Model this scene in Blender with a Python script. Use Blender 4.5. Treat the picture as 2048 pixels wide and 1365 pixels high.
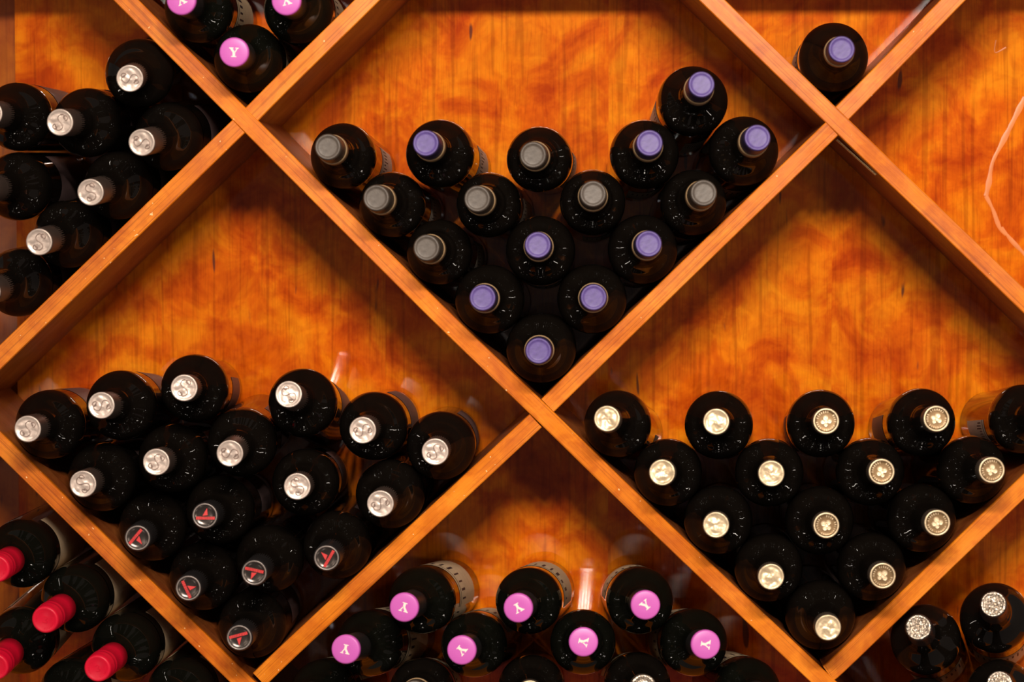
import bpy, bmesh, math, random
from mathutils import Vector, Matrix, noise
random.seed(7)
scene = bpy.context.scene
for o in list(bpy.data.objects): bpy.data.objects.remove(o)
COL = scene.collection
R_ = math.radians

# ---------------------------------------------------------------- camera
cd = bpy.data.cameras.new('camera'); cam = bpy.data.objects.new('camera', cd); COL.objects.link(cam)
cd.sensor_width = 36.0; cd.lens = 5700.0/2048.0*36.0
cam.location = (0.0, -3.0, 1.25)
cam.rotation_euler = (R_(90-2.5866), 0.0, R_(2.01754))
cd.clip_start = 0.05; cd.clip_end = 50
cd.dof.use_dof = True; cd.dof.focus_distance = 3.06; cd.dof.aperture_fstop = 3.5
scene.camera = cam
# ---------------------------------------------------------------- world, lamps, exposure
w = bpy.data.worlds.new('room'); scene.world = w; w.use_nodes = True
w.node_tree.nodes['Background'].inputs[0].default_value = (1.0, 0.80, 0.72, 1)
w.node_tree.nodes['Background'].inputs[1].default_value = 0.105
scene.view_settings.view_transform = 'Standard'; scene.view_settings.look = 'None'
scene.view_settings.gamma = 1.0; scene.view_settings.exposure = 0.0
scene.view_settings.use_curve_mapping = False
def lamp(name, kind, loc, energy, radius, color=(1, .93, .85), aim=None, angle=40, blend=.8):
    l = bpy.data.lights.new(name, kind); l.energy = energy; l.color = color; l.shadow_soft_size = radius
    o = bpy.data.objects.new(name, l); COL.objects.link(o); o.location = loc
    if kind == 'SPOT':
        l.spot_size = R_(angle); l.spot_blend = blend
        o.rotation_euler = (Vector(aim)-Vector(loc)).to_track_quat('-Z', 'Y').to_euler()
    return o
for k in range(5):      # ceiling track of five small spots, above and behind the camera
    lamp('track_spot', 'SPOT', (0.10+(k-2)*0.235, -3.30, 2.54), 142, 0.075, (1, .90, .78), (0.10, 0, 1.22), 42, 1.0)
# little bulbs about the room: only their pin-point reflections show in the glass shoulders
for (x, y, z) in [(-1.55, -1.7, 2.75), (1.35, -1.7, 2.8), (-2.3, -1.5, 1.30), (2.2, -1.5, 1.35), (-1.65, -1.8, -.35), (1.6, -1.8, -.4), (-.05, -1.8, -.95),
                  (-2.2, -2.2, 1.55), (2.15, -2.1, 1.05), (1.35, -2.3, -.6), (-1.25, -2.2, 2.95)]:
    lamp('pendant_bulb', 'POINT', (x, y, z), 6.5, 0.03, (1, .90, .80))
# fill lamps added out of view to lift the shaded corners
for (x, y, z, e) in [(1.7, -3.3, 1.0, 30), (-1.7, -3.3, 1.1, 15), (2.4, -2.4, 2.3, 24), (-2.4, -2.6, 2.2, 20)]:
    lamp('fill_lamp', 'POINT', (x, y, z), e*1.25, 0.11, (1, .84, .70))

# ---------------------------------------------------------------- materials
def nmat(name):
    m = bpy.data.materials.new(name); m.use_nodes = True
    nt = m.node_tree; b = nt.nodes['Principled BSDF']; return m, nt, b
def S(b, **k):
    for a, v in k.items():
        b.inputs[a.replace('_', ' ')].default_value = v
def simple(name, col, rough=.5, metal=0.0, coat=0.0, var=.12, scale=60., bump=0.0, spec=.5):
    m, nt, b = nmat(name); N, L = nt.nodes, nt.links
    S(b, Roughness=rough, Metallic=metal, Coat_Weight=coat, Specular_IOR_Level=spec)
    tc = N.new('ShaderNodeTexCoord'); nz = N.new('ShaderNodeTexNoise'); nz.inputs['Scale'].default_value = scale; nz.inputs['Detail'].default_value = 4
    L.new(tc.outputs['Object'], nz.inputs['Vector'])
    r = N.new('ShaderNodeValToRGB'); c = Vector(col)
    r.color_ramp.elements[0].position = .3; r.color_ramp.elements[1].position = .7
    r.color_ramp.elements[0].color = (*(c*(1-var)), 1); r.color_ramp.elements[1].color = (*(c*(1+var)), 1)
    L.new(nz.outputs['Fac'], r.inputs[0]); L.new(r.outputs[0], b.inputs['Base Color'])
    if bump:
        bp = N.new('ShaderNodeBump'); bp.inputs['Strength'].default_value = bump; bp.inputs['Distance'].default_value = .001
        L.new(nz.outputs['Fac'], bp.inputs['Height']); L.new(bp.outputs[0], b.inputs['Normal'])
    return m
def ramp(N, pts):
    r = N.new('ShaderNodeValToRGB'); e = r.color_ramp.elements
    while len(e) < len(pts): e.new(.5)
    for q, (p, c) in zip(e, pts):
        q.position = p; q.color = (*c, 1) if len(c) == 3 else c
    return r
def wood(name, cols, uv=False, grain=(190, 5), mott=13., rough=.3, coat=.25, lines=.55, gum=True, fleck=False, mottmap=(1.0, 1.0), spec=.5, cr=.16):
    m, nt, b = nmat(name); N, L = nt.nodes, nt.links
    tc = N.new('ShaderNodeTexCoord'); oi = N.new('ShaderNodeObjectInfo')
    mul = N.new('ShaderNodeVectorMath'); mul.operation = 'SCALE'; mul.inputs[0].default_value = (7.3, 3.1, 5.7); L.new(oi.outputs['Random'], mul.inputs['Scale'])
    add = N.new('ShaderNodeVectorMath'); add.operation = 'ADD'
    L.new(tc.outputs['UV' if uv else 'Object'], add.inputs[0]); L.new(mul.outputs[0], add.inputs[1])
    def nz(scale, detail=4, dist=0., rough=.55):
        mp = N.new('ShaderNodeMapping'); mp.inputs['Scale'].default_value = scale
        L.new(add.outputs[0], mp.inputs[0])
        n = N.new('ShaderNodeTexNoise'); n.inputs['Scale'].default_value = 1; n.inputs['Detail'].default_value = detail
        n.inputs['Distortion'].default_value = dist; n.inputs['Roughness'].default_value = rough
        L.new(mp.outputs[0], n.inputs['Vector']); return n
    def ax(across, along):      # planks: across = x, along = z ; boards: along = u, across = v
        return (along, across, across) if uv else (across, across, along)
    def mix(kind, f, a, c):
        mx = N.new('ShaderNodeMix'); mx.data_type = 'RGBA'; mx.blend_type = kind
        if isinstance(f, float): mx.inputs[0].default_value = f
        else: L.new(f, mx.inputs[0])
        L.new(a, mx.inputs[6])
        if isinstance(c, tuple): mx.inputs[7].default_value = (*c, 1)
        else: L.new(c, mx.inputs[7])
        return mx.outputs[2]
    base = ramp(N, [(.33, cols[0]), (.46, cols[1]), (.54, cols[2]), (.67, cols[3])])
    L.new(nz(ax(mott*mottmap[0], mott*mottmap[1]), 5, .6, .6).outputs['Fac'], base.inputs[0])
    c = base.outputs[0]
    f2 = ramp(N, [(.40, (.80, .62, .5)), (.58, (1.08, 1.1, 1.05))]); L.new(nz(ax(46, 46), 6, .7).outputs['Fac'], f2.inputs[0])
    c = mix('MULTIPLY', .55, c, f2.outputs[0])
    g = nz(ax(*grain), 3, .25, .45)
    gl = ramp(N, [(.36, (.45, .36, .3)), (.45, (1, 1, 1)), (.52, (1, 1, 1)), (.545, (.62, .5, .42)), (.57, (1, 1, 1))]); L.new(g.outputs['Fac'], gl.inputs[0])
    c = mix('MULTIPLY', lines, c, gl.outputs[0])
    p = ramp(N, [(.35, (.86, .80, .75)), (.55, (1, 1, 1))]); pn = nz(ax(1100, 60), 2); L.new(pn.outputs['Fac'], p.inputs[0])
    c = mix('MULTIPLY', .35, c, p.outputs[0])
    if gum:
        gr = ramp(N, [(.725, (0, 0, 0)), (.755, (.85, .85, .85))]); L.new(nz(ax(75, 13), 2, .2, .4).outputs['Fac'], gr.inputs[0])
        c = mix('MIX', gr.outputs[0], c, (.075, .022, .015))
    if fleck:
        fr = ramp(N, [(.79, (0, 0, 0)), (.82, (1, 1, 1))]); L.new(nz(ax(260, 260), 1, 0, .3).outputs['Fac'], fr.inputs[0])
        c = mix('MIX', fr.outputs[0], c, (.9, .5, .22))
    L.new(c, b.inputs['Base Color'])
    rr = ramp(N, [(.3, (rough*.8,)*3), (.7, (rough*1.25,)*3)]); L.new(nz(ax(20, 9), 3).outputs['Fac'], rr.inputs[0]); L.new(rr.outputs[0], b.inputs['Roughness'])
    S(b, Coat_Weight=coat, Coat_Roughness=cr, Coat_IOR=1.5, Specular_IOR_Level=spec)
    bp = N.new('ShaderNodeBump'); bp.inputs['Strength'].default_value = .10; bp.inputs['Distance'].default_value = .0006
    L.new(g.outputs['Fac'], bp.inputs['Height']); L.new(bp.outputs[0], b.inputs['Normal'])
    return m
M = {}
M['plank'] = wood('cherry_veneer', [(.42, .050, .001), (.57, .100, .002), (.66, .155, .003), (.71, .208, .005)], mott=17., rough=.34, coat=.8, spec=.015, lines=.46, cr=.045, grain=(165, 6), mottmap=(1.0, 1.0))
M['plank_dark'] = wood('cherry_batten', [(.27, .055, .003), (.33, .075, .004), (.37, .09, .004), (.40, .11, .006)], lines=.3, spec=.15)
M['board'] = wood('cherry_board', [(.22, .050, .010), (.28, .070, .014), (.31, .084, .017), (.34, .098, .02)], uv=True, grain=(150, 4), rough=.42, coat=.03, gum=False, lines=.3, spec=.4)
M['edge'] = wood('cherry_edging', [(.52, .114, .003), (.62, .158, .005), (.68, .186, .007), (.75, .222, .012)], uv=True, grain=(520, 4), mott=16, mottmap=(1.5, .6), rough=.34, coat=.0, gum=False, fleck=True, lines=.55, spec=.36)
M['glass'] = simple('dark_bottle_glass', (.0042, .0030, .0022), .045, var=.2, scale=40)
M['glass_b'] = simple('dark_green_bottle_glass', (.0034, .0034, .0022), .06, var=.2, scale=40)
M['silver'] = simple('silver_foil', (.58, .465, .40), .40, .55, var=.06, scale=300, bump=.25)
M['silver_d'] = simple('embossed_silver', (.27, .19, .16), .42, .55, var=.06, scale=300)
M['taupe'] = simple('taupe_capsule', (.060, .040, .032), .42, .3, var=.1)
M['black'] = simple('black_capsule', (.012, .010, .010), .38, 0, var=.15)
M['blackface'] = simple('black_cap_metal', (.095, .078, .07), .24, .85, var=.15, scale=200)
M['greyrim'] = simple('grey_cap_rim', (.24, .20, .18), .4, .5)
M['redprint'] = simple('red_print', (.62, .035, .035), .45)
M['red'] = simple('red_capsule', (.62, .004, .028), .36, var=.08, spec=.35)
M['gold'] = simple('gold_foil', (.68, .52, .33), .40, .55, var=.1, scale=250, bump=.3)
M['golddk'] = simple('dark_gold_foil', (.20, .12, .055), .38, .65, var=.15, scale=250)  # brownish ground behind the raised crest and lettering
M['umber'] = simple('umber_capsule', (.050, .036, .026), .45, .1)
M['purple'] = simple('purple_wax', (.092, .056, .22), .5, var=.14, scale=220, bump=.2)
M['indigo'] = simple('indigo_capsule', (.020, .012, .045), .45)
M['grey'] = simple('grey_wax', (.080, .062, .050), .5, .1, var=.16, scale=220, bump=.25)
M['violet'] = simple('violet_cap', (.51, .092, .40), .38, var=.03, scale=30, spec=.4)
M['white'] = simple('white_print', (.82, .70, .60), .5, var=.03)
M['tan'] = simple('tan_neck_band', (.30, .19, .095), .5, .2)
M['cream'] = simple('cream_label', (.50, .36, .22), .6, var=.08, scale=120)
M['white_l'] = simple('white_label', (.46, .35, .27), .6, var=.08, scale=120)
M['mauve'] = simple('mauve_label', (.115, .068, .066), .5, var=.1, scale=120)
M['ink'] = simple('label_ink', (.025, .014, .016), .6)
M['brass'] = simple('brass_strip', (.95, .70, .34), .4, .3, var=.45, scale=700, bump=.6)
M['glue'] = simple('dried_glue', (.64, .175, .030), .4, var=.1)

def crinkle(name):      # creased foil: fold shade and facet brightness painted into the colour
    m, nt, b = nmat(name); N, L = nt.nodes, nt.links
    tc = N.new('ShaderNodeTexCoord'); nz = N.new('ShaderNodeTexNoise'); nz.inputs['Scale'].default_value = 260
    mx = N.new('ShaderNodeMix'); mx.data_type = 'VECTOR'; mx.inputs[0].default_value = .0022
    L.new(tc.outputs['Object'], nz.inputs['Vector']); L.new(tc.outputs['Object'], mx.inputs[4]); L.new(nz.outputs['Color'], mx.inputs[5])
    v = N.new('ShaderNodeTexVoronoi'); v.feature = 'DISTANCE_TO_EDGE'; v.inputs['Scale'].default_value = 430; L.new(mx.outputs[1], v.inputs['Vector'])
    r = ramp(N, [(.03, (.05, .035, .028)), (.16, (.86, .72, .58))]); L.new(v.outputs['Distance'], r.inputs[0]); L.new(r.outputs[0], b.inputs['Base Color'])
    bp = N.new('ShaderNodeBump'); bp.inputs['Strength'].default_value = .8; bp.inputs['Distance'].default_value = .0006
    L.new(v.outputs['Distance'], bp.inputs['Height']); L.new(bp.outputs[0], b.inputs['Normal'])
    S(b, Roughness=.3, Metallic=.7); return m
M['crinkle'] = crinkle('crinkled_silver_foil')

# ---------------------------------------------------------------- helpers
def mesh(name, verts, faces, mat, smooth=True):
    me = bpy.data.meshes.new(name); me.from_pydata(verts, [], faces); me.materials.append(M[mat])
    if smooth: me.polygons.foreach_set('use_smooth', [True]*len(me.polygons))
    me.update(); return me
def obj(name, me, parent=None, rz=0.0):
    o = bpy.data.objects.new(name, me); COL.objects.link(o)
    if parent: o.parent = parent
    if rz: o.rotation_euler = (0, 0, rz)
    return o
def lathe(prof, seg=40):
    """prof: (radius, z) from the base to the tip; r = 0 closes on the axis"""
    V, F, rings = [], [], []
    for r, z in prof:
        if r < 1e-6: rings.append([len(V)]); V.append((0, 0, z))
        else:
            rings.append(list(range(len(V), len(V)+seg)))
            V += [(r*math.cos(2*math.pi*i/seg), r*math.sin(2*math.pi*i/seg), z) for i in range(seg)]
    for a, b in zip(rings[:-1], rings[1:]):
        for i in range(seg):
            j = (i+1) % seg
            if len(a) == 1 and len(b) == 1: continue
            if len(a) == 1: F.append((a[0], b[j], b[i]))
            elif len(b) == 1: F.append((a[i], a[j], b[0]))
            else: F.append((a[i], a[j], b[j], b[i]))
    return V, F
def spline(pts, n=6):
    out = []
    P = [pts[0]]+list(pts)+[pts[-1]]
    for i in range(1, len(P)-2):
        for k in range(n):
            t = k/n; q = []
            for d in range(len(P[0])):
                a, b_, c, e = P[i-1][d], P[i][d], P[i+1][d], P[i+2][d]
                q.append(.5*((2*b_)+(-a+c)*t+(2*a-5*b_+4*c-e)*t*t+(-a+3*b_-3*c+e)*t**3))
            out.append(tuple(q))
    out.append(tuple(pts[-1])); return out
def prism(polys, z0, z1):
    """flat polygons (lists of xy, counter-clockwise) given thickness"""
    V, F = [], []
    for p in polys:
        n = len(p); o = len(V)
        V += [(x, y, z0) for x, y in p]+[(x, y, z1) for x, y in p]
        F.append(tuple(range(o+n, o+2*n))); F.append(tuple(range(o+n-1, o-1, -1)))
        F += [(o+i, o+(i+1) % n, o+n+(i+1) % n, o+n+i) for i in range(n)]
    return V, F
def tube(path, r, seg=6):
    V, F = [], []
    for i, p in enumerate(path):
        a = Vector(path[max(i-1, 0)]); b = Vector(path[min(i+1, len(path)-1)]); t = (b-a).normalized()
        n1 = t.cross(Vector((0, 0, 1))).normalized(); n2 = t.cross(n1)
        for k in range(seg):
            an = 2*math.pi*k/seg; V.append(tuple(Vector(p)+n1*(r*math.cos(an))+n2*(r*math.sin(an))))
    for i in range(len(path)-1):
        for k in range(seg):
            j = (k+1) % seg; F.append((i*seg+k, i*seg+j, (i+1)*seg+j, (i+1)*seg+k))
    return V, F
def box(x0, x1, y0, y1, z0, z1):
    V = [(x, y, z) for x in (x0, x1) for y in (y0, y1) for z in (z0, z1)]
    F = [(0, 1, 3, 2), (4, 6, 7, 5), (0, 4, 5, 1), (2, 3, 7, 6), (0, 2, 6, 4), (1, 5, 7, 3)]
    return V, F
def tag(o, label, cat, group=None):
    o['label'] = label; o['category'] = cat
    if group: o['group'] = group
# divider centre lines on the rack front (mm, x and z); the long ones run down to the right and are continuous
BOARDS = {
  'A': [(-592.7, 1554.1), (-512.7, 1473.7), (-392.6, 1352.7), (-276.6, 1236.0), (-171.1, 1131.0), (-74.5, 1038.7), (8.4, 957.9), (103.5, 867.2), (188.0, 787.7), (299.1, 682.9)],
  'Dd': [(23.0, 1550.4), (103.7, 1472.1), (233.6, 1346.7), (367.8, 1218.3), (430.5, 1157.7), (536.8, 1055.4)],
  'E': [(-782.9, 1133.3), (-650.2, 1003.7), (-544.0, 898.6), (-421.8, 778.9), (-320.7, 680.9)],
  'B1': [(-380.4, 1353.2), (-349.6, 1384.1), (-286.6, 1445.2), (-258.1, 1473.0), (-176.0, 1553.7)],
  'B0': [(-773.7, 977.2), (-649.4, 1096.3), (-520.6, 1219.2), (-394.2, 1340.6)],
  'C3': [(240.1, 1353.7), (310.2, 1425.5), (354.6, 1471.4), (433.8, 1552.6)],
  'C2': [(-68.0, 1046.2), (50.1, 1162.3), (229.3, 1337.3)],
  'C1': [(-374.7, 753.4), (-330.0, 796.4), (-245.7, 875.2), (-80.7, 1030.0)],
  'F': [(228.4, 763.2), (250.9, 783.6), (396.5, 927.1), (432.1, 962.0), (536.7, 1065.4)],
  'B2': [(-877.0, 879.4), (-773.7, 977.2)],
  'C0': [(-475.9, 656.2), (-381.9, 746.9)],
}
GOLD = (0.2373, 1.3272, 0.2786, 1.2902)
GLUE = [([(460.9, 1378.5), (449.9, 1356.2), (436.2, 1328.3), (425.3, 1305.9), (421.5, 1283.6), (418.3, 1268.5)], 0.0034), ([(418.3, 1268.5), (426.2, 1252.8), (433.6, 1233.2), (441.0, 1224.8)], 0.003), ([(435.9, 1233.2), (446.6, 1219.2), (467.9, 1196.8)], 0.0026), ([(428.1, 1442.6), (427.1, 1428.7), (439.3, 1434.3)], 0.001)]
# bottles: id, cap kind, shoulder x z, base x z, shoulder and base radius (mm), cap spin, labels (angle, width, from, to), label paper, description, group
BOTTLES = [
  ('C1', 'grey', -285.9, 1309.7, -276.4, 1297.9, 35.1, 32.4, 332, [(-5, 60, 0.035, 0.125)], 'white_l', 'grey-capped wine bottle at the divider end of the top row, purple and grey stack', 'bottles with purple or grey caps in one diamond bin'),
  ('C2', 'purple', -183.0, 1312.1, -169.7, 1297.8, 36.5, 33.7, 9, [(-5, 60, 0.035, 0.125)], 'white_l', 'purple-capped wine bottle between two grey-capped ones in the top row of its stack', 'bottles with purple or grey caps in one diamond bin'),
  ('C3', 'grey', -77.5, 1306.2, -71.5, 1302.2, 34.9, 32.1, 46, [(-20, 70, 0.035, 0.15)], 'white_l', 'grey-capped wine bottle between two purple-capped ones in the top row of its stack', 'bottles with purple or grey caps in one diamond bin'),
  ('C4', 'purple', 33.5, 1311.2, 26.7, 1295.6, 36.7, 33.9, 83, [(292, 90, 0.035, 0.125)], 'white_l', 'purple-capped wine bottle between a grey-capped one and the perched one, purple and grey stack', 'bottles with purple or grey caps in one diamond bin'),
  ('C5', 'purple', 84.5, 1367.3, 74.7, 1345.7, 37.3, 34.5, 120, [(200, 60, 0.03, 0.15), (285, 40, 0.04, 0.12)], 'white_l', 'purple-capped wine bottle perched alone on top of the purple and grey stack', 'bottles with purple or grey caps in one diamond bin'),
  ('C6', 'purple', 138.4, 1314.6, 123.2, 1295.7, 37.0, 34.2, 157, [(258, 90, 0.035, 0.125)], 'white_l', 'purple-capped wine bottle against the divider in the top row, purple and grey stack', 'bottles with purple or grey caps in one diamond bin'),
  ('C7', 'grey', -234.0, 1258.2, -220.7, 1247.5, 35.1, 32.4, 194, [(-5, 60, 0.035, 0.125)], 'white_l', 'grey-capped wine bottle in the all-grey second row, touching the divider above the S caps', 'bottles with purple or grey caps in one diamond bin'),
  ('C8', 'grey', -131.2, 1258.0, -119.5, 1248.6, 34.6, 31.8, 231, [(-20, 70, 0.035, 0.15)], 'white_l', 'grey-capped wine bottle in the all-grey row, second from the divider above the S caps', 'bottles with purple or grey caps in one diamond bin'),
  ('C9', 'grey', -21.1, 1260.5, -22.9, 1247.0, 34.9, 32.1, 268, [(297, 90, 0.035, 0.125)], 'white_l', 'grey-capped wine bottle in the all-grey row, second from the divider above the gold caps', 'bottles with purple or grey caps in one diamond bin'),
  ('C10', 'grey', 85.5, 1260.2, 73.2, 1244.4, 35.1, 32.4, 308, [(250, 90, 0.035, 0.125)], 'white_l', 'grey-capped wine bottle in the all-grey second row, touching the divider above the gold caps', 'bottles with purple or grey caps in one diamond bin'),
  ('C11', 'grey', -183.7, 1207.6, -172.5, 1197.8, 34.9, 32.1, 345, [(-5, 60, 0.035, 0.125)], 'white_l', 'only grey-capped wine bottle in the third row of the purple and grey stack', 'bottles with purple or grey caps in one diamond bin'),
  ('C12', 'purple', -76.3, 1209.3, -76.2, 1197.5, 37.0, 34.2, 22, [(276, 90, 0.035, 0.125)], 'white_l', 'purple-capped wine bottle in the middle of the third row, purple and grey stack', 'bottles with purple or grey caps in one diamond bin'),
  ('C13', 'purple', 31.9, 1210.5, 23.7, 1198.6, 37.0, 34.2, 59, [(289, 90, 0.035, 0.125)], 'white_l', 'purple-capped wine bottle against the divider in the third row, purple and grey stack', 'bottles with purple or grey caps in one diamond bin'),
  ('C14', 'purple', -130.3, 1157.4, -126.0, 1149.3, 37.0, 34.2, 96, [(242, 90, 0.035, 0.125)], 'white_l', 'purple-capped wine bottle resting on the lowest one and the divider above the S caps', 'bottles with purple or grey caps in one diamond bin'),
  ('C15', 'purple', -21.7, 1158.0, -25.7, 1150.0, 37.0, 34.2, 133, [(255, 90, 0.035, 0.125)], 'white_l', 'purple-capped wine bottle resting on the lowest one and the divider above the gold caps', 'bottles with purple or grey caps in one diamond bin'),
  ('C16', 'purple', -75.6, 1105.5, -75.5, 1101.4, 37.3, 34.5, 170, [(268, 90, 0.035, 0.125)], 'white_l', 'purple-capped wine bottle lowest in the V of the purple and grey stack', 'bottles with purple or grey caps in one diamond bin'),
  ('U1', 'purple', 232.6, 1413.3, 232.7, 1409.3, 36.7, 33.9, 278, [(190, 80, 0.03, 0.15)], 'white_l', 'purple-capped wine bottle lying alone in its bin', None),
  ('R1', 'foil', 5.8, 1024.9, 24.1, 1002.9, 35.9, 32.9, 0, [(-28, 30, 0.05, 0.1)], 'white_l', "wine bottle with crumpled gold foil cap, against the divider in the gold stack's top row", 'bottles with gold foil caps in one diamond bin'),
  ('R2', 'foil', 113.3, 1024.2, 124.2, 1005.6, 36.5, 33.5, 70, [(264, 80, 0.035, 0.12)], 'mauve', 'wine bottle with creased gold foil cap beside a crest-capped one in the top row', 'bottles with gold foil caps in one diamond bin'),
  ('R3', 'crest', 221.2, 1025.9, 225.1, 1008.7, 36.2, 33.2, 10, [(200, 70, 0.04, 0.14)], 'mauve', "crest-capped wine bottle in the gold stack's top row, next to a creased foil cap", 'bottles with gold foil caps in one diamond bin'),
  ('R4', 'crest', 327.2, 1027.5, 320.6, 1008.5, 36.2, 33.2, -25, [(200, 70, 0.04, 0.14)], 'mauve', "crest-capped wine bottle in the gold stack's top row, between two other crest caps", 'bottles with gold foil caps in one diamond bin'),
  ('R5', 'crest', 435.0, 1031.0, 423.1, 1015.0, 36.7, 33.7, 0, [(205, 50, 0.05, 0.15)], 'white_l', 'cut-off wine bottle with white label at the crest-capped end of the gold top row', 'bottles with gold foil caps in one diamond bin'),
  ('R6', 'foil', 59.6, 973.2, 73.0, 957.0, 36.2, 33.2, 130, [(252, 80, 0.035, 0.12)], 'mauve', "crumpled-foil-capped wine bottle in the gold stack's second row, touching the divider", 'bottles with gold foil caps in one diamond bin'),
  ('R7', 'foil', 167.0, 973.5, 173.4, 958.9, 36.5, 33.5, 200, [(269, 80, 0.035, 0.12)], 'mauve', "crumpled-foil-capped wine bottle in the gold stack's second row, next to a crest cap", 'bottles with gold foil caps in one diamond bin'),
  ('R8', 'crest', 273.6, 974.7, 270.3, 958.6, 36.2, 33.2, 30, [(286, 80, 0.035, 0.12)], 'mauve', "crest-capped wine bottle in the gold stack's second row, next to a crumpled foil cap", 'bottles with gold foil caps in one diamond bin'),
  ('R9', 'crest', 380.8, 977.1, 369.3, 961.6, 36.5, 33.5, -10, [(303, 80, 0.035, 0.12)], 'mauve', "crest-capped wine bottle in the gold stack's second row, touching the divider", 'bottles with gold foil caps in one diamond bin'),
  ('R10', 'foil', 113.0, 922.6, 123.2, 911.7, 36.5, 33.5, 260, [(240, 80, 0.035, 0.12)], 'mauve', 'wine bottle with plain gold foil cap in the third row of the gold-capped stack', 'bottles with gold foil caps in one diamond bin'),
  ('R11', 'crest', 220.4, 922.5, 221.9, 911.4, 36.5, 33.5, 60, [(257, 80, 0.035, 0.12)], 'mauve', "crest-capped wine bottle in the middle of the gold stack's third row", 'bottles with gold foil caps in one diamond bin'),
  ('R12', 'crest', 328.2, 925.3, 321.0, 914.0, 36.5, 33.5, 15, [(274, 80, 0.035, 0.12)], 'mauve', "crest-capped wine bottle in the gold stack's third row, touching the divider", 'bottles with gold foil caps in one diamond bin'),
  ('R13', 'foil', 166.7, 871.9, 172.4, 865.0, 36.5, 33.5, 310, [(291, 80, 0.035, 0.12)], 'mauve', 'wine bottle with crumpled gold foil cap in the pair above the lowest gold-capped one', 'bottles with gold foil caps in one diamond bin'),
  ('R14', 'crest', 275.4, 873.2, 272.3, 866.0, 36.5, 33.5, -40, [(308, 80, 0.035, 0.12)], 'mauve', 'wine bottle with embossed gold crest cap in the pair above the lowest gold-capped one', 'bottles with gold foil caps in one diamond bin'),
  ('R15', 'foil', 221.7, 821.4, 221.7, 817.2, 37.3, 34.3, 45, [(245, 80, 0.035, 0.12)], 'mauve', 'wine bottle with plain gold foil cap, lowest in the V of its stack', 'bottles with gold foil caps in one diamond bin'),
  ('G1', 'mesh', 333.2, 796.5, 365.5, 748.5, 37.6, 35.6, 20, [(-70, 100, 0.03, 0.13)], 'cream', 'wine bottle with crinkled silver foil cap lying right under the sloping divider', 'bottles with crinkled silver foil caps'),
  ('G2', 'mesh', 407.1, 819.8, 434.3, 769.9, 37.6, 35.6, 140, [(-80, 100, 0.03, 0.13)], 'cream', 'wine bottle with crinkled silver foil cap, uppermost of its stack', 'bottles with crinkled silver foil caps'),
  ('G3', 'mesh', 414.1, 737.5, 441.1, 688.2, 37.6, 35.6, 250, [(-80, 100, 0.03, 0.13)], 'cream', 'wine bottle with crinkled silver foil cap directly below the uppermost of its stack', 'bottles with crinkled silver foil caps'),
  ('G4', 'mesh', 333.7, 717.1, 357.6, 668.3, 37.6, 35.6, 10, [(-80, 100, 0.03, 0.13)], 'cream', 'dark wine bottle, only its shoulder showing beneath a crinkled silver-capped one', 'bottles with crinkled silver foil caps'),
  ('Y1', 'y', -202.6, 835.1, -183.2, 823.1, 36.2, 34.2, 165, [(60, 150, 0.045, 0.15)], 'cream', "violet-capped wine bottle in its stack's top row, on the side of the S caps", 'bottles in the bin of violet Y caps and cream labels'),
  ('Y2', 'y', -88.6, 835.1, -75.7, 823.1, 35.7, 33.7, 210, [(60, 150, 0.045, 0.15)], 'cream', "violet-capped wine bottle in the middle of its stack's top row of three", 'bottles in the bin of violet Y caps and cream labels'),
  ('Y3', 'y', 29.5, 835.7, 21.3, 818.6, 35.9, 33.9, 40, [(115, 130, 0.045, 0.15)], 'cream', "violet-capped wine bottle in its stack's top row, on the side of the gold caps", 'bottles in the bin of violet Y caps and cream labels'),
  ('Y4', 'y', -259.3, 788.2, -232.5, 771.6, 35.7, 33.7, 170, [(20, 150, 0.045, 0.15)], 'cream', 'violet-capped wine bottle ending the row of four, on the side of the S caps', 'bottles in the bin of violet Y caps and cream labels'),
  ('Y5', 'y', -147.1, 787.5, -134.3, 769.8, 35.4, 33.4, 230, [(95, 150, 0.045, 0.15)], 'cream', "violet-capped wine bottle second in the row of four from the S caps' side", 'bottles in the bin of violet Y caps and cream labels'),
  ('Y6', 'y', -30.8, 790.8, -33.4, 763.3, 35.1, 33.1, 255, [(-90, 150, 0.045, 0.15)], 'cream', "violet-capped wine bottle second in the row of four from the gold caps' side", 'bottles in the bin of violet Y caps and cream labels'),
  ('Y7', 'y', 87.2, 790.9, 71.7, 766.9, 36.2, 34.2, 260, [(150, 150, 0.045, 0.15)], 'cream', 'violet-capped wine bottle ending the row of four, on the side of the gold caps', 'bottles in the bin of violet Y caps and cream labels'),
  ('Y8', 'y', -308.7, 734.8, -287.1, 716.2, 35.9, 33.9, 20, [(95, 150, 0.045, 0.15)], 'cream', 'capless-looking dark wine bottle under the violet caps, by the divider below the S caps', 'bottles in the bin of violet Y caps and cream labels'),
  ('Y9', 'grey', -203.0, 737.0, -201.7, 710.9, 35.4, 33.4, 2, [(80, 150, 0.045, 0.15)], 'cream', 'dark wine bottle with a grey cap in the row below the violet-capped ones', 'bottles in the bin of violet Y caps and cream labels'),
  ('Y10', 'foil', -85.9, 740.9, -88.0, 719.6, 35.9, 33.9, 42, [(-60, 150, 0.045, 0.15)], 'cream', 'dark wine bottle with a gold foil cap in the row below the violet-capped ones', 'bottles in the bin of violet Y caps and cream labels'),
  ('Y11', 'sil', 27.3, 744.3, 18.7, 717.7, 35.9, 33.9, 79, [(90, 150, 0.045, 0.15)], 'cream', 'dark wine bottle with a shiny silver cap in the row below the violet-capped ones', 'bottles in the bin of violet Y caps and cream labels'),
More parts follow.
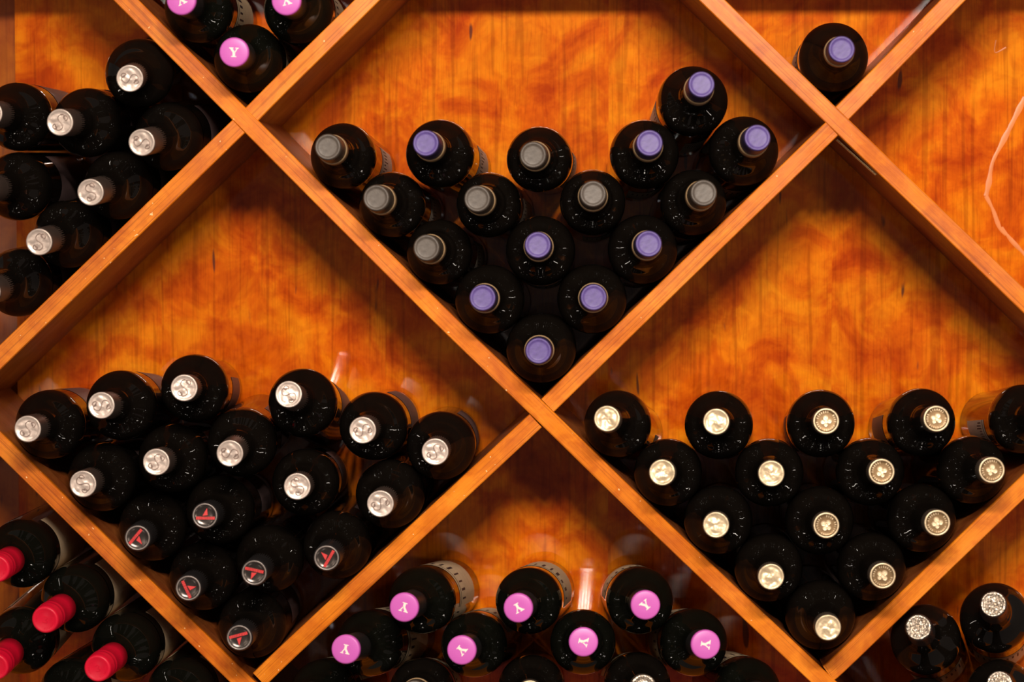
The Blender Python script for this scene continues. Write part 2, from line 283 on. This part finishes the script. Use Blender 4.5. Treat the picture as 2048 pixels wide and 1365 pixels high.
  ('Y12', 'y', 144.3, 739.1, 124.2, 722.0, 35.9, 33.9, 90, [(70, 150, 0.045, 0.15)], 'cream', 'capless-looking dark wine bottle under the violet caps, by the divider below the gold caps', 'bottles in the bin of violet Y caps and cream labels'),
  ('L1', 's', -601.8, 1022.6, -599.1, 1016.6, 37.3, 34.9, -15, [(75, 80, 0.03, 0.135)], 'mauve', 'silver S-capped wine bottle in the top row touching the divider above the red capsules', 'bottles with S-embossed and red triangle caps in one diamond bin'),
  ('L2', 's', -524.8, 1043.5, -521.4, 1031.6, 37.6, 35.2, -65, [(45, 80, 0.03, 0.135)], 'mauve', 'silver S-capped wine bottle, second in the top row from the divider above the red capsules', 'bottles with S-embossed and red triangle caps in one diamond bin'),
  ('L3', 's', -445.8, 1061.9, -453.5, 1050.2, 36.7, 34.3, 0, [(-20, 80, 0.03, 0.135)], 'mauve', 'silver S-capped wine bottle, highest, third in its row from the divider above the red capsules', 'bottles with S-embossed and red triangle caps in one diamond bin'),
  ('L4', 's', -330.2, 1046.6, -325.4, 1020.2, 37.0, 34.6, 60, [(10, 80, 0.03, 0.135)], 'mauve', 'silver S-capped wine bottle, third in the top row from the divider above the violet caps', 'bottles with S-embossed and red triangle caps in one diamond bin'),
  ('L5', 's', -254.3, 1021.9, -250.8, 1015.4, 36.7, 34.3, -55, [(35, 80, 0.03, 0.135)], 'mauve', 'silver S-capped wine bottle, second in the top row from the divider above the violet caps', 'bottles with S-embossed and red triangle caps in one diamond bin'),
  ('L6', 's', -182.6, 1001.0, -183.8, 996.3, 36.7, 34.3, -25, [(25, 80, 0.03, 0.135)], 'mauve', 'silver S-capped wine bottle in the top row touching the divider above the violet caps', 'bottles with S-embossed and red triangle caps in one diamond bin'),
  ('L7', 's', -545.4, 966.4, -543.8, 961.5, 37.0, 34.6, 50, [(20, 80, 0.03, 0.135)], 'mauve', 'silver S-capped wine bottle in the second row touching the divider above the red capsules', 'bottles with S-embossed and red triangle caps in one diamond bin'),
  ('L8', 's', -469.8, 986.7, -469.2, 977.5, 37.0, 34.6, -20, [(20, 80, 0.03, 0.135)], 'mauve', 'silver S-capped wine bottle, second in the second row from the divider above the red capsules', 'bottles with S-embossed and red triangle caps in one diamond bin'),
  ('L9', 's', -394.8, 1004.6, -396.4, 1009.4, 37.3, 34.9, -80, [(20, 80, 0.03, 0.135)], 'mauve', 'silver S-capped wine bottle in the middle of the second row of its stack', 'bottles with S-embossed and red triangle caps in one diamond bin'),
  ('L10', 's', -327.3, 961.4, -332.1, 951.5, 35.9, 33.5, 45, [(20, 80, 0.03, 0.135)], 'mauve', 'silver S-capped wine bottle, second in the second row from the divider above the violet caps', 'bottles with S-embossed and red triangle caps in one diamond bin'),
  ('L11', 's', -236.7, 949.1, -234.0, 947.6, 37.0, 34.6, -45, [(20, 80, 0.03, 0.135)], 'mauve', 'silver S-capped wine bottle in the second row touching the divider above the violet caps', 'bottles with S-embossed and red triangle caps in one diamond bin'),
  ('L12', 'tri', -491.6, 913.0, -494.1, 912.1, 36.7, 34.3, -130, [(30, 80, 0.03, 0.12)], 'mauve', 'red-triangle-capped wine bottle, higher of two touching the divider above the red capsules', 'bottles with S-embossed and red triangle caps in one diamond bin'),
  ('L13', 'tri', -418.8, 931.6, -416.7, 923.1, 36.7, 34.3, 0, [(30, 80, 0.03, 0.12)], 'mauve', 'red-triangle-capped wine bottle, highest one, touching no divider', 'bottles with S-embossed and red triangle caps in one diamond bin'),
  ('L14', 'tri', -365.8, 879.6, -360.3, 882.2, 36.5, 34.1, 168, [(30, 80, 0.03, 0.12)], 'mauve', 'red-triangle-capped wine bottle, lower of two that touch no divider', 'bottles with S-embossed and red triangle caps in one diamond bin'),
  ('L15', 'tri', -293.5, 894.4, -292.4, 895.6, 36.5, 34.1, 60, [(30, 80, 0.03, 0.12)], 'mauve', 'red-triangle-capped wine bottle touching the divider above the violet caps, above the lowest', 'bottles with S-embossed and red triangle caps in one diamond bin'),
  ('L16', 'tri', -437.8, 859.9, -438.1, 857.0, 36.5, 34.1, -65, [(30, 80, 0.03, 0.12)], 'mauve', 'red-triangle-capped wine bottle, lower of two touching the divider above the red capsules', 'bottles with S-embossed and red triangle caps in one diamond bin'),
  ('L17', 'tri', -385.0, 808.3, -385.1, 805.0, 36.5, 34.1, -165, [(30, 80, 0.03, 0.12)], 'mauve', 'black-capped wine bottle with red triangle mark, lowest in the V of its stack', 'bottles with S-embossed and red triangle caps in one diamond bin'),
  ('X1', 's', -503.7, 1398.0, -517.0, 1415.1, 36.7, 34.1, -80, [(40, 90, 0.03, 0.14)], 'mauve', 'wine bottle with silver S cap, topmost of the shadowed pile by the panel seam', 'bottles with S-embossed caps in the shadowed bin'),
  ('X2', 's', -559.3, 1345.6, -545.6, 1350.5, 37.0, 34.4, -15, [(40, 90, 0.03, 0.14)], 'mauve', 'silver S-capped wine bottle leaning just under the topmost of the shadowed pile', 'bottles with S-embossed caps in the shadowed bin'),
  ('X3', 's', -472.6, 1330.4, -454.4, 1344.4, 36.7, 34.1, -90, [(15, 90, 0.03, 0.14)], 'mauve', 'first silver S-capped wine bottle down the divider beside the shadowed pile', 'bottles with S-embossed caps in the shadowed bin'),
  ('X4', 's', -634.0, 1352.1, -622.7, 1352.7, 36.7, 34.1, 0, [(40, 90, 0.03, 0.14)], 'mauve', "mauve-labelled wine bottle over the panel seam, level with the shadowed pile's second row", 'bottles with S-embossed caps in the shadowed bin'),
  ('X5', 's', -526.7, 1278.4, -510.1, 1290.8, 36.7, 34.1, 25, [(15, 90, 0.03, 0.14)], 'mauve', 'second silver S-capped wine bottle down the divider beside the shadowed pile', 'bottles with S-embossed caps in the shadowed bin'),
  ('X6', 's', -634.9, 1277.7, -617.1, 1283.6, 36.7, 34.1, 10, [(15, 90, 0.03, 0.14)], 'mauve', "wine bottle over the panel seam in the shadowed pile's third row, its cap cut off", 'bottles with S-embossed caps in the shadowed bin'),
  ('X7', 's', -580.6, 1226.8, -564.5, 1238.6, 36.7, 34.1, 0, [(15, 90, 0.03, 0.14)], 'mauve', 'third silver S-capped wine bottle down the divider beside the shadowed pile', 'bottles with S-embossed caps in the shadowed bin'),
  ('X8', 's', -635.0, 1175.1, -619.5, 1186.2, 36.7, 34.1, 30, [(15, 90, 0.03, 0.14)], 'mauve', 'lowest wine bottle of the shadowed pile, its cap cut off', 'bottles with S-embossed caps in the shadowed bin'),
  ('T1', 'y', -439.1, 1466.2, -434.7, 1464.4, 36.7, 34.7, 205, [(0, 110, 0.03, 0.15)], 'cream', 'violet-capped wine bottle in the upper bin, on the side of the shadowed S caps', 'violet-capped bottles in the upper bin'),
  ('T2', 'y', -333.4, 1465.3, -332.7, 1463.1, 36.7, 34.7, 195, [(0, 110, 0.03, 0.15)], 'cream', 'violet-capped wine bottle in the upper bin, on the side of the purple and grey stack', 'violet-capped bottles in the upper bin'),
  ('T3', 'y', -386.7, 1413.4, -385.0, 1412.3, 36.7, 34.7, -3, [(0, 110, 0.03, 0.15)], 'cream', 'wine bottle with violet upright Y cap, lowest in the V of the upper bin', 'violet-capped bottles in the upper bin'),
  ('D1', 'red', -633.3, 883.8, -626.3, 888.9, 37.0, 34.4, 20, [(10, 110, 0.02, 0.168), (150, 70, 0.02, 0.168), (260, 60, 0.04, 0.165)], 'cream', 'red-capsuled wine bottle, topmost of its stack, over the panel seam', 'bottles with red capsules and cream labels'),
  ('D2', 'red', -575.8, 835.5, -556.5, 848.5, 37.0, 34.4, -10, [(10, 110, 0.02, 0.168), (150, 70, 0.02, 0.168), (260, 60, 0.04, 0.165)], 'cream', 'red-capsuled wine bottle, second from the top along the divider, whole capsule showing', 'bottles with red capsules and cream labels'),
  ('D3', 'red', -634.5, 789.7, -625.2, 808.7, 36.5, 33.9, 40, [(10, 110, 0.02, 0.168), (150, 70, 0.02, 0.168), (260, 60, 0.04, 0.165)], 'cream', 'red-capsuled wine bottle directly below the topmost one of its stack', 'bottles with red capsules and cream labels'),
  ('D4', 'red', -521.2, 783.5, -501.4, 794.1, 37.3, 34.7, 15, [(10, 110, 0.02, 0.168), (150, 70, 0.02, 0.168), (260, 60, 0.04, 0.165)], 'cream', 'red-capsuled wine bottle lowest of those with a whole capsule showing', 'bottles with red capsules and cream labels'),
  ('D5', 'red', -461.8, 735.6, -449.5, 743.6, 37.0, 34.4, 0, [(10, 110, 0.02, 0.168), (150, 70, 0.02, 0.168), (260, 60, 0.04, 0.165)], 'cream', 'cream-labelled wine bottle under the red-capsuled ones, touching the divider, capsule out of sight', 'bottles with red capsules and cream labels'),
  ('D6', 'red', -578.6, 733.7, -557.5, 742.8, 37.0, 34.4, 70, [(10, 110, 0.02, 0.168), (150, 70, 0.02, 0.168), (260, 60, 0.04, 0.165)], 'cream', 'cream-labelled wine bottle under two red capsules, off the divider, capsule out of sight', 'bottles with red capsules and cream labels'),
]
# ---------------------------------------------------------------- the rack
D = .215; TH = .019
rack = bpy.data.objects.new('wine_rack', None); COL.objects.link(rack); rack.location = (0, 0, .60)
tag(rack, 'built-in orange cherry wine rack with diagonal dividers forming diamond bins', 'wine rack')
ZO = .60
def rack_mesh(name, V, F, mat, loc, smooth=False):
    o = obj(name, mesh(name, V, F, mat, smooth), rack); o.location = (loc[0], loc[1], loc[2]-ZO); return o
# back: vertical veneer leaves, each a part
xs = [-.676, -.5110, -.2566, -.0046, .2466, .4979, .80]
for a, b_ in zip(xs[:-1], xs[1:]):
    cx = (a+b_)/2; h = (b_-a)/2
    o = rack_mesh('back_plank', *box(-h, h, 0, .010, -.475, .475), 'plank', (cx, D, 1.075))
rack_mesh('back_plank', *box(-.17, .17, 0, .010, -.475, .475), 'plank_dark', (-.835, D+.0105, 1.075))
rack_mesh('top_board', *box(-.90, .80, 0, D, 0, .022), 'edge', (0, 0, 1.538))
rack_mesh('bottom_board', *box(-.90, .80, 0, D, -.022, 0), 'edge', (0, 0, .622))
def clip(pts, z0, z1):
    out = []
    def cut(p, q, z): t = (z-p[1])/(q[1]-p[1]); return (p[0]+(q[0]-p[0])*t, z)
    for i, p in enumerate(pts):
        if z0 <= p[1] <= z1: out.append(p)
        if i+1 < len(pts):
            q = pts[i+1]
            for z in ((z0, z1) if p[1] < q[1] else (z1, z0)):
                if (p[1]-z)*(q[1]-z) < 0: out.append(cut(p, q, z))
    return out
def divider(pts, y0, label=None):
    pts = clip([(x/1000, z/1000) for x, z in pts], .622, 1.538)
    path = spline(pts, 5) if len(pts) > 2 else pts
    mid = Vector((sum(p[0] for p in path)/len(path), 0, sum(p[1] for p in path)/len(path)))
    n = len(path); nor = []; acc = [0.0]
    for i in range(n):
        a = Vector(path[max(i-1, 0)]); b_ = Vector(path[min(i+1, n-1)]); t = (b_-a).normalized(); nor.append(Vector((-t.y, t.x)))
        if i: acc.append(acc[-1]+(Vector(path[i])-Vector(path[i-1])).length)
    def sweep(name, sec, mat):
        V, F, U = [], [], []
        m = len(sec)
        per = [0.0]
        for k in range(m): a = sec[k]; b_ = sec[(k+1) % m]; per.append(per[-1]+math.hypot(b_[0]-a[0], b_[1]-a[1]))
        for i in range(n):
            for (v, y) in sec: V.append((path[i][0]+nor[i].x*v-mid.x, y, path[i][1]+nor[i].y*v-mid.z))
        for i in range(n-1):
            for k in range(m):
                j = (k+1) % m; F.append((i*m+k, i*m+j, (i+1)*m+j, (i+1)*m+k)); U.append([(acc[i], per[k]), (acc[i], per[k+1]), (acc[i+1], per[k+1]), (acc[i+1], per[k])])
        F.append(tuple(range(m-1, -1, -1))); U.append([(0, 0)]*m); F.append(tuple((n-1)*m+k for k in range(m))); U.append([(0, 0)]*m)
        me = mesh(name, V, F, mat, False); uv = me.uv_layers.new(name='UVMap'); idx = 0
        for f, us in zip(me.polygons, U):
            for li, u in zip(f.loop_indices, us): uv.data[li].uv = u
        bm = bmesh.new(); bm.from_mesh(me); bmesh.ops.recalc_face_normals(bm, faces=bm.faces); bm.to_mesh(me); bm.free()
        return me
    h = TH/2; c = .0009; e = .006
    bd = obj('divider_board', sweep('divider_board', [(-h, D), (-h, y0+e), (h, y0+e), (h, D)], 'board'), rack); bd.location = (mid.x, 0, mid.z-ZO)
    obj('edging', sweep('edging', [(-h, y0+e), (-h, y0+c), (-h+c, y0), (h-c, y0), (h, y0+c), (h, y0+e)], 'edge'), bd)
    return bd
BD = {}
for k, pts in BOARDS.items():
    BD[k] = divider(pts, 0.0 if k in ('A', 'Dd', 'E') else .0004)
# brass remnant glued to the underside of the upper "\" divider, glue drips on the veneer
p0, p1 = Vector((GOLD[0], 0, GOLD[1])), Vector((GOLD[2], 0, GOLD[3]))
t = (p1-p0).normalized(); nrm = Vector((-t.z, 0, t.x))*-1
V = []
for i in range(13):
    q = p0.lerp(p1, i/12); wob = .0006*math.sin(i*2.1)
    for (a, y) in ((0, .026), (0, .040+wob*3), (.0012, .040+wob*3), (.0012, .026)): V.append(tuple(q+nrm*a*1.0+Vector((0, y, 0))))
F = [(i*4+k, i*4+(k+1) % 4, i*4+4+(k+1) % 4, i*4+4+k) for i in range(12) for k in range(4)]
s_ = obj('brass_strip', mesh('brass_strip', [tuple(Vector(v)-p0) for v in V], F, 'brass', False), rack); s_.location = (p0.x, 0, p0.z-ZO)
s_['label'] = 'ragged brass strip stuck to the divider'
for path, r in GLUE:
    pp = spline([(x/1000, D-.0001, z/1000) for x, z in path], 6); c0 = Vector(pp[0])
    Vt, Ft = [], []
    for i, p in enumerate(pp):
        a = Vector(pp[max(i-1, 0)]); b_ = Vector(pp[min(i+1, len(pp)-1)]); t = (b_-a).normalized(); nn = Vector((-t.z, 0, t.x))
        rr = r*(.75+.5*noise.noise(Vector(p)*90)); q = Vector(p)-c0
        Vt += [tuple(q-nn*rr), tuple(q+Vector((0, -.0005, 0))), tuple(q+nn*rr)]
    Ft = [f for i in range(len(pp)-1) for f in ((i*3, i*3+1, i*3+4, i*3+3), (i*3+1, i*3+2, i*3+5, i*3+4))]
    g = obj('glue_drip', mesh('glue_drip', Vt, Ft, 'glue'), rack); g.location = (c0.x, c0.y, c0.z-ZO)
    g['label'] = 'pale dried glue drip'

# ---------------------------------------------------------------- bottles
LEN = .291
def bordeaux(R, Rb):
    pts = [(0, .014), (.012, .012), (.022, .004), (Rb-.006, .0003), (Rb-.002, .0015), (Rb-.0001, .005), (Rb, .012), (Rb+(R-Rb)*.5, .092), (R-.0002, .168), (R, .178), (R-.0006, .187), (R-.0028, .1945), (R-.0072, .2015), (R-.0128, .2075),
           (.0198, .2130), (.0172, .2180), (.0157, .2245), (.0148, .236), (.0142, .255), (.0138, .285)]
    return spline(pts, 4)+[(0, .2855)]
def capsule(r, z0, z1, lip=.0):
    return [(r-.0016, z0), (r+.0006, z0), (r+.0004, z0+.012), (r, z0+.03 if z0+.03 < z1-.008 else z1-.008), (r-.0001, z1-.0030), (r-.0006, z1-.0012), (r-.0014, z1-.0004)]
def dish(r, z, rim=.0020, dip=.0011):
    return [(r, z-.0012), (r, z-.0002), (r-.0005, z+.0003), (r-rim*.6, z+.0003), (r-rim, z), (r-rim-.0007, z-dip*.8), (r-rim-.0022, z-dip), (r*.45, z-dip*.9), (r*.2, z-dip), (0, z-dip)]
def crumple(r, z, amp, freq, seed, rim=.0017, seg=36, rings=11):
    V, F = [(0, 0, z-.001+amp*noise.noise(Vector((seed, 0, 0))))], []
    for i in range(1, rings+1):
        q = i/rings
        for k in range(seg):
            a = 2*math.pi*k/seg; rr = r*q; x, y = rr*math.cos(a), rr*math.sin(a)
            edge = max(0, (rr-(r-rim*1.6))/(rim*1.6)); h = -.0010+.0013*min(1, edge*2.2)
            am = amp*(1-.8*min(1, edge*1.5)); nv = Vector((x*freq+seed, y*freq, seed*.7))
            V.append((x, y, z+h+am*(noise.noise(nv)*1.3+.7*abs(noise.noise(nv*2.3)))))
    F += [(0, 1+k, 1+(k+1) % seg) for k in range(seg)]
    for i in range(rings-1):
        for k in range(seg):
            j = (k+1) % seg; a = 1+i*seg; b_ = a+seg; F.append((a+k, b_+k, b_+j, a+j))
    o = len(V); a = 1+(rings-1)*seg
    V += [(r*math.cos(2*math.pi*k/seg), r*math.sin(2*math.pi*k/seg), z-.0022) for k in range(seg)]
    F += [(a+k, o+k, o+(k+1) % seg, a+(k+1) % seg) for k in range(seg)]
    return V, F
# emblems
def s_emblem(z):
    L = []
    for k in range(9):      # upper curl spiralling in
        a = R_(250-k*48); rr = .0008+.00022*(8-k)*.9
        L.append((.0030+rr*math.cos(a)*-1, .0046+rr*math.sin(a), z))
    L = L[::-1]
    mid = [(.0016, .0064, z), (-.0012, .0060, z), (-.0029, .0036, z), (-.0014, .0010, z), (.0014, -.0010, z), (.0029, -.0036, z), (.0012, -.0060, z), (-.0016, -.0064, z)]
    top = L; bot = [(-x, -y, zz) for x, y, zz in L[::-1]]
    return tube([(x*1.28, y*1.28, q) for x, y, q in spline(top+mid+bot, 2)], .00048)
Yp = [[(-.0052, .0046), (-.0052, .0037), (-.0043, .0035), (-.0013, -.0006), (-.0013, -.0040), (-.0027, -.0042), (-.0027, -.0050), (.0026, -.0050), (.0026, -.0042), (.0013, -.0040), (.0013, -.0006), (-.0016, .0036), (-.0006, .0038), (-.0006, .0046)],
      [(.0002, -.0004), (.0013, -.0006), (.0036, .0035), (.0047, .0038), (.0047, .0046), (.0012, .0046), (.0012, .0038), (.0024, .0036)]]
def blocks_ring(r, n, z, hgt, gap=()):
    P = []
    rnd = random.Random(3)
    for k in range(n):
        if k in gap: continue
        a = 2*math.pi*k/n; wd = .00036+.00022*rnd.random(); ln = .0010
        c, s = math.cos(a), math.sin(a)
        for sh in ((-.00028, .00034), (.00030, .00026)) if rnd.random() < .6 else ((0, .00036),):
            q = []
            for (u, v) in ((-ln, -sh[1]*.6), (ln, -sh[1]*.6), (ln, sh[1]*.6), (-ln, sh[1]*.6)):
                rr = r+u; vv = v+sh[0]; q.append((rr*c-vv*s, rr*s+vv*c))
            P.append(q)
    return prism(P, z-.0006, z+hgt)
def blob(cx, cy, r, z, h, seg=12):
    V, F = lathe([(r, 0), (r*.97, h*.7), (r*.78, h), (r*.4, h*.9), (0, h*.97)], seg)
    return [(x+cx, y+cy, q+z) for x, y, q in V], F
def join(*parts):
    V, F = [], []
    for v, f in parts:
        o = len(V); V += v; F += [tuple(i+o for i in q) for q in f]
    return V, F
Z = LEN
CACHE = {}
def cm(name, VF, mat, smooth=True):
    if name not in CACHE: CACHE[name] = mesh(name, *VF(), mat, smooth)
    return CACHE[name]
def tri_print():
    rnd = random.Random(5); P = [[(-.0019, -.0001), (.0021, .0004), (.0016, .0058)]]
    x = -.0068
    while x < .0066:
        wd = .0007+.0005*rnd.random(); P.append([(x, -.0030), (x+wd, -.0030), (x+wd, -.0009+.0002*rnd.random()), (x, -.0008)]); x += wd+.00022
    return prism([[(x*1.35, y*1.35) for x, y in p] for p in P], Z-.0014, Z-.0004)
def red_emboss():
    b_ = [tube(spline([(-.0020, -.0030, Z-.0006), (.0018, -.0032, Z-.0006), (.0024, -.0014, Z-.0006), (.0006, .0000, Z-.0006), (.0022, .0016, Z-.0006), (.0010, .0031, Z-.0006), (-.0018, .0026, Z-.0006)], 3), .00035)]
    return join(*b_, blocks_ring(.0093, 34, Z-.0008, .0004, gap=(6, 7, 8, 9, 10, 20, 21, 22, 23, 24, 25)))
def crest():
    return join(blocks_ring(.0093, 26, Z-.0006, .0006, gap=(3, 4, 12, 17, 24)), blob(0, .0032, .0031, Z-.0012, .0014), blob(-.0034, -.0004, .0027, Z-.0012, .0013), blob(.0034, -.0006, .0028, Z-.0012, .0013),
                blob(-.0010, -.0037, .0024, Z-.0012, .0012), blob(.0001, -.0002, .0022, Z-.0012, .0015))
def build_cap(kind, root, spin, var):
    if kind in ('grey', 'purple'):
        side = 'indigo' if kind == 'purple' else 'umber'
        c = obj('capsule', cm('capsule_'+kind, lambda: lathe(capsule(.0140, .262, Z), 40), side), root)
        obj('cap_disc', cm('disc_'+kind, lambda: lathe(dish(.0130, Z-.0001, .0022, .0009), 40), kind), c)
        obj('neck_band', cm('neck_band', lambda: lathe([(.0139, .2490), (.0156, .2492), (.0156, .2612), (.0150, .2620), (.0139, .2622)], 40), 'tan'), root)['label'] = 'tan band below the cap'
    elif kind == 's':
        c = obj('capsule', cm('capsule_s', lambda: lathe(capsule(.0142, .226, Z), 40), 'taupe'), root)
        d = obj('cap_disc', cm('disc_s', lambda: crumple(.0136, Z, .0006, 210, 8.3), 'silver'), c, spin)
        # emblem belongs to the disc but stays within three levels: it is a second piece of the capsule
        obj('emblem', cm('emblem_s', lambda: s_emblem(Z-.0005), 'silver_d'), c, spin)['label'] = 'embossed S scroll'
    elif kind == 'tri':
        c = obj('capsule', cm('capsule_tri', lambda: lathe(capsule(.0142, .226, Z), 40), 'black'), root)
        obj('cap_disc', cm('disc_tri', lambda: lathe([(.0112, Z-.0004), (.0106, Z-.0010), (.007, Z-.0016), (.003, Z-.00175), (0, Z-.0018)], 40), 'blackface'), c)
        obj('rim', cm('rim_tri', lambda: lathe([(.0128, Z-.0012), (.0128, Z-.0002), (.0124, Z+.0001), (.0118, Z+.0001), (.0112, Z-.0004)], 40), 'greyrim'), c)
        obj('emblem', cm('emblem_tri', tri_print, 'redprint', False), c, spin)['label'] = 'red triangle over a red band of lettering'
    elif kind in ('foil', 'crest', 'sil'):
        c = obj('capsule', cm('capsule_f', lambda: lathe(capsule(.0140, .230, Z), 40), 'umber'), root)
        if kind == 'foil':
            obj('cap_disc', cm('disc_foil%d' % (var % 5), lambda: crumple(.0131, Z, .0013, 170, 3.7*(var % 5)+1), 'gold'), c, spin)
        elif kind == 'sil':
            obj('cap_disc', cm('disc_sil', lambda: lathe(dish(.0131, Z, .0030, .0025), 40), 'crinkle'), c)
        else:
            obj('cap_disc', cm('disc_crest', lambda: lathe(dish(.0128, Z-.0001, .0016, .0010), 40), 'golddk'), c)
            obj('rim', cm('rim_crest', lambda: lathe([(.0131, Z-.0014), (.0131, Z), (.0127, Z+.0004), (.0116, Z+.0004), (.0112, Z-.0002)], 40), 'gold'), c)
            obj('emblem', cm('emblem_crest', crest, 'gold', False), c, spin)['label'] = 'embossed crest in a ring of lettering'
    elif kind == 'mesh':
        dz = 0.0
        c = obj('capsule', cm('capsule_m', lambda: lathe(capsule(.0140, .240, Z+dz), 40), 'black'), root)
        obj('cap_disc', cm('disc_mesh%d' % (var % 3), lambda: crumple(.0126, Z+dz, .0022, 430, 5.1*(var % 3)+2, rings=16, seg=48), 'crinkle'), c, spin)
    elif kind == 'y':
        c = obj('capsule', cm('capsule_y', lambda: lathe(capsule(.0144, .232, Z-.006), 40), 'black'), root)
        d = obj('cap_disc', cm('disc_y', lambda: lathe([(.0130, Z-.0066), (.0150, Z-.0066), (.0152, Z-.0060), (.0152, Z-.0022), (.0149, Z-.0011), (.0142, Z-.0003), (.0132, Z), (.006, Z), (0, Z)], 48), 'violet'), c)
        obj('letter', cm('letter_y', lambda: prism([[(x*1.0, y*1.0) for x, y in p] for p in Yp], Z-.0002, Z+.00012), 'white', False), c, spin)['label'] = 'white serif letter Y'
    elif kind == 'red':
        c = obj('capsule', cm('capsule_red', lambda: lathe([(.0132, .222), (.0152, .2222), (.0150, .250), (.0150, .268), (.0153, .2690), (.0153, .2705), (.0148, .2720), (.0148, .2755), (.0151, .2765), (.0151, .2785), (.0146, .2800), (.0145, .2870), (.0141, .2894), (.0132, .2908), (.0120, .2911), (.011, .2904), (.0, .2902)], 48), 'red'), root)
        obj('emblem', cm('emblem_red', red_emboss, 'red', False), c, spin)['label'] = 'embossed lettering'
def label_patch(R, Rb, s0, s1, a0, a1, dr):
    V, F = [], []; n = max(6, int((a1-a0)/6)); m = 5
    for j in range(m+1):
        s = s0+(s1-s0)*j/m; r = Rb+(R-Rb)*min(1, max(0, (s-.006)/.165))+dr
        for i in range(n+1):
            a = R_(a0+(a1-a0)*i/n); V.append((r*math.cos(a), r*math.sin(a), s))
    for j in range(m):
        for i in range(n): a = j*(n+1)+i; F.append((a, a+1, a+n+2, a+n+1))
    return V, F
def bottle(bid, kind, sx, sz, bx, bz, R, Rb, spin, lab, labmat, label, group):
    R, Rb = R/1000, Rb/1000
    ys, body = .030, .179
    base = Vector((bx/1000, ys+body, bz/1000)); sh = Vector((sx/1000, ys, sz/1000))
    ax = (sh-base).normalized()
    up = (Vector((0, 0, 1))-ax*ax.z).normalized(); rt = up.cross(ax)
    root = bpy.data.objects.new('wine_bottle', None); COL.objects.link(root)
    root.matrix_world = Matrix(((rt.x, up.x, ax.x, base.x), (rt.y, up.y, ax.y, base.y), (rt.z, up.z, ax.z, base.z), (0, 0, 0, 1)))
    root.empty_display_size = .03
    tag(root, label, 'wine bottle', group)
    gm = mesh('glass', *lathe(bordeaux(R, Rb), 56), 'glass_b' if kind in ('y', 'red') else 'glass')
    obj('glass', gm, root)
    build_cap(kind, root, R_(spin), sum(map(ord, bid)))
    top = .160
    for (c, wd, s0, s1) in lab:
        s1 = min(s1, top)
        lb = obj('label', mesh('label', *label_patch(R, Rb, s0, s1, c-wd/2, c+wd/2, .00016), labmat), root)
        if labmat in ('cream', 'white_l') and kind != 'red':
            st = label_patch(R, Rb, s1-.010, s1-.0075, c-wd/2, c+wd/2, .0003)
            rnd = random.Random(bid); parts = [st]
            for q in range(9):
                a = c-wd/2+wd*(.08+.1*q); parts.append(label_patch(R, Rb, s1-.030-.02*rnd.random(), s1-.018, a, a+wd*.02*(1+rnd.random()), .0003))
            obj('label_print', mesh('label_print', *join(*parts), 'ink'), lb)
    return root
for row in BOTTLES:
    bottle(*row)
